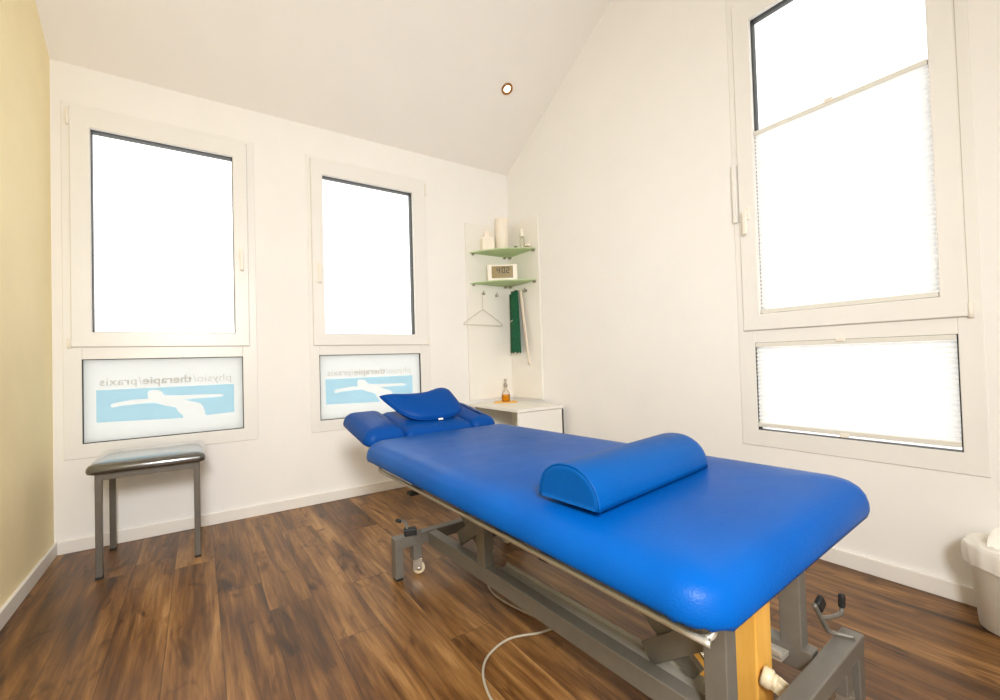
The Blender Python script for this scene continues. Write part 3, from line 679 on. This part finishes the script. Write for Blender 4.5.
# ------------------------------------------------------------------ low corner cabinet
cab = thing('corner_cabinet', 'low white corner cabinet with an open niche below the coat panels', 'cabinet', (2.86, -.385, 0))
X0, X1, Y0, Y1, ZT = -.238, .215, -.348, .365, .614
mb = MB(); mb.box(X0-.006, X1, Y0-.006, Y1, ZT-.022, ZT, .002); mb.build('cabinet_top', M['panel'], cab)
mb = MB()
mb.box(X0, X0+.018, Y0, Y1, .06, .16); mb.box(X1-.018, X1, Y0, Y1, .02, ZT-.022); mb.box(X0, X1-.018, Y1-.018, Y1, .02, ZT-.022)
mb.box(X0, X1-.018, Y0+.02, Y1-.018, .06, .078); mb.box(X0, X0+.018, Y1-.07, Y1, .06, ZT-.022); mb.box(X0+.03, X1-.03, Y0+.05, Y1-.03, 0, .06)
mb.build('carcass', M['panel'], cab)
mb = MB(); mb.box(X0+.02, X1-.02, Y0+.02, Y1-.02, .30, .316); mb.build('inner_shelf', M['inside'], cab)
mb = MB(); mb.box(X0, X1, Y0, Y0+.018, .065, ZT-.026, .002); mb.build('door', M['panel'], cab)
# bottle on an orange cloth on the cabinet
cb = MB(); cb.grid(lambda a, b: ((a-.5)*.20, (b-.5)*.17, .0015 + .0012*math.sin(a*9)*math.sin(b*8)), 10, 10, True)
oc = cb.build('orange_cloth', M['orange_cloth'], None, (2.90, -.180, ZT + .002)); oc.rotation_euler = (0, 0, R(-38)); tag(oc, 'small orange cloth lying on the white cabinet', 'cloth')
md = oc.modifiers.new('thick', 'SOLIDIFY'); md.thickness = .002
ob = thing('oil_bottle', 'small clear bottle of orange oil standing on the orange cloth', 'bottle', (2.915, -.160, ZT+.005))
ob.scale = (1.18, 1.18, 1.30)
mb = MB(); mb.lathe([(0, .0), (.029, 0), (.032, .004), (.032, .050), (.026, .066), (.013, .078), (.011, .084), (.011, .100), (0, .100)], None, 28); mb.build('bottle_body', M['clear'], ob)
mb = MB(); mb.lathe([(0, .002), (.028, .002), (.0305, .005), (.0305, .046), (0, .046)], None, 28); mb.build('oil', M['liquid'], ob)
mb = MB(); mb.lathe([(0, .098), (.0135, .098), (.0145, .102), (.0145, .120), (.009, .124), (.006, .128), (.006, .136), (.010, .138), (.011, .142), (.011, .150), (.008, .154), (0, .154)], None, 20); mb.build('pump_cap', M['steel'], ob)

# ------------------------------------------------------------------ waste bin at the right edge
bn = thing('waste_bin', 'milky plastic waste bin with white liner against the right wall', 'bin', (2.985, -3.100, 0))
mb = MB(); mb.lathe([(0, 0), (.078, 0), (.088, .006), (.112, .285), (.116, .290), (.114, .294), (.109, .287), (.085, .010), (0, .006)], None, 40); mb.build('bin_body', M['binplastic'], bn)
def liner(a, b):
    th = 2*PI*a; w = .004*math.sin(th*9 + b*4) + .003*math.sin(th*17+1)
    prof = [(.0, .284), (.05, .288), (.090, .297), (.113, .300), (.119, .296), (.1225, .285), (.1225, .255), (.118, .222)]
    k = b*(len(prof)-1); i = min(int(k), len(prof)-2); f = k-i
    r = prof[i][0]*(1-f) + prof[i+1][0]*f; z = prof[i][1]*(1-f) + prof[i+1][1]*f
    r += w*.7*b; z += (.004*math.sin(th*3+.6) + .003*math.sin(th*8))*b + .004*math.sin(r*140 + 3*math.sin(th*4))*(1-b)
    return (r*math.cos(th), r*math.sin(th), z)
mb = MB(); mb.grid(liner, 96, 28); mb.build('bin_liner', M['liner'], bn)
mb = MB()
mb.grid(lambda a, b: (-.060 + .012*math.sin(a*4) + .020*b, .052 - .10*a, 0.290 + .075*b*(1-(2*a-1)**4*.6)), 10, 8); mb.build('liner_ear', M['liner'], bn)
ow = MB()
L = []
for j in range(9):
    ph = PI*j/8
    L.append([(((.040 + .008*math.sin(k*2.1+j*1.7))*math.sin(ph)+.001)*math.cos(2*PI*k/14), ((.036 + .008*math.cos(k*1.3+j))*math.sin(ph)+.001)*math.sin(2*PI*k/14), .035 - .034*math.cos(ph)) for k in range(14)])
ow.loops(L, smooth=False); o = ow.build('crumpled_wrapper', mat_plain('orange_wrapper', (.9, .36, .06, 1), .6), None, (2.952, -3.128, .040)); tag(o, 'orange crumpled wrapper showing through the side of the bin', 'wrapper')

# ------------------------------------------------------------------ power cord on the floor
pts = [(1.80, -1.62, .10), (1.74, -1.66, .02), (1.697, -1.732, .005), (1.681, -1.84, .005), (1.705, -1.98, .005), (1.738, -2.08, .005), (1.735, -2.12, .005), (1.67, -2.114, .005), (1.563, -2.076, .005), (1.463, -2.10, .005), (1.401, -2.155, .005), (1.365, -2.235, .005), (1.352, -2.32, .005), (1.362, -2.43, .005), (1.40, -2.53, .005), (1.47, -2.60, .005)]
mb = MB(); mb.tube(smooth_path(pts, 7), .0042, 8); tag(mb.build('power_cord', M['cable']), 'thin pale power cord looped on the floor beside the couch', 'cord')

# ------------------------------------------------------------------ light
wd = bpy.data.worlds.new('overcast_sky'); SC.world = wd; wd.use_nodes = True
nt = wd.node_tree; nt.nodes.clear(); o_ = nt.nodes.new('ShaderNodeOutputWorld'); bg = nt.nodes.new('ShaderNodeBackground')
bg.inputs[0].default_value = (.98, .98, .97, 1); bg.inputs[1].default_value = 2.35; nt.links.new(bg.outputs[0], o_.inputs[0])
def area(name, loc, target, size, energy, col, sy=None):
    l = bpy.data.lights.new(name, 'AREA'); l.size = size; l.energy = energy; l.color = col
    if sy: l.shape = 'RECTANGLE'; l.size_y = sy
    o = bpy.data.objects.new(name, l); C.objects.link(o); o.location = loc
    o.rotation_euler = (Vector(target)-Vector(loc)).to_track_quat('-Z', 'Y').to_euler(); return o
fl = area('flash_lamp', (.52, -4.12, 1.78), (1.62, -1.25, .60), .48, 46, (.975, .968, .955))
area('added_uplight', (1.1, -3.3, 2.0), (1.5, -1.5, 3.7), .8, 5, (.96, .975, .985))  # added up-light to brighten the ceiling, stands in for bounced flash
fl.data.spread = R(125)
area('added_fill_lamp', (1.0, -4.24, 1.10), (1.5, -1.0, .5), 1.8, 23, (.985, .972, .955), 1.6)  # added soft fill from behind the camera, lifts the lower walls
for nm, fn, w in (('portal', bW, W1), ('portal', bW, W2), ('portal', rW, W3)):
    l = bpy.data.lights.new(nm, 'AREA'); l.shape = 'RECTANGLE'; l.size = w['u1']-w['u0']; l.size_y = w['v1']-w['v0']; l.cycles.is_portal = True
    o = bpy.data.objects.new('window_portal', l); C.objects.link(o); o.location = fn((w['u0']+w['u1'])/2, .13, (w['v0']+w['v1'])/2)
    inn = Vector(fn(0, -1, 0)) - Vector(fn(0, 0, 0)); o.rotation_euler = inn.to_track_quat('-Z', 'Z').to_euler()

# ------------------------------------------------------------------ camera
cam = bpy.data.cameras.new('camera'); co = bpy.data.objects.new('camera', cam); C.objects.link(co)
cam.sensor_fit = 'HORIZONTAL'; cam.sensor_width = 36; cam.lens = 15.8848; cam.clip_start = .02
RM = Matrix(((0.8256032, 0.0130109, -0.5641011), (-0.5634968, -0.0326650, -0.8254722), (-0.0291665, 0.9993817, -0.0196367)))
co.matrix_world = Matrix.Translation((.6629, -3.3841, 1.0)) @ RM.to_4x4()
SC.camera = co
SC.view_settings.view_transform = 'Standard'; SC.view_settings.look = 'None'; SC.view_settings.exposure = 0
SC.cycles.use_denoising = True
SC.cycles.max_bounces = 12; SC.cycles.diffuse_bounces = 8; SC.cycles.transparent_max_bounces = 16
SC.cycles.sample_clamp_indirect = 6
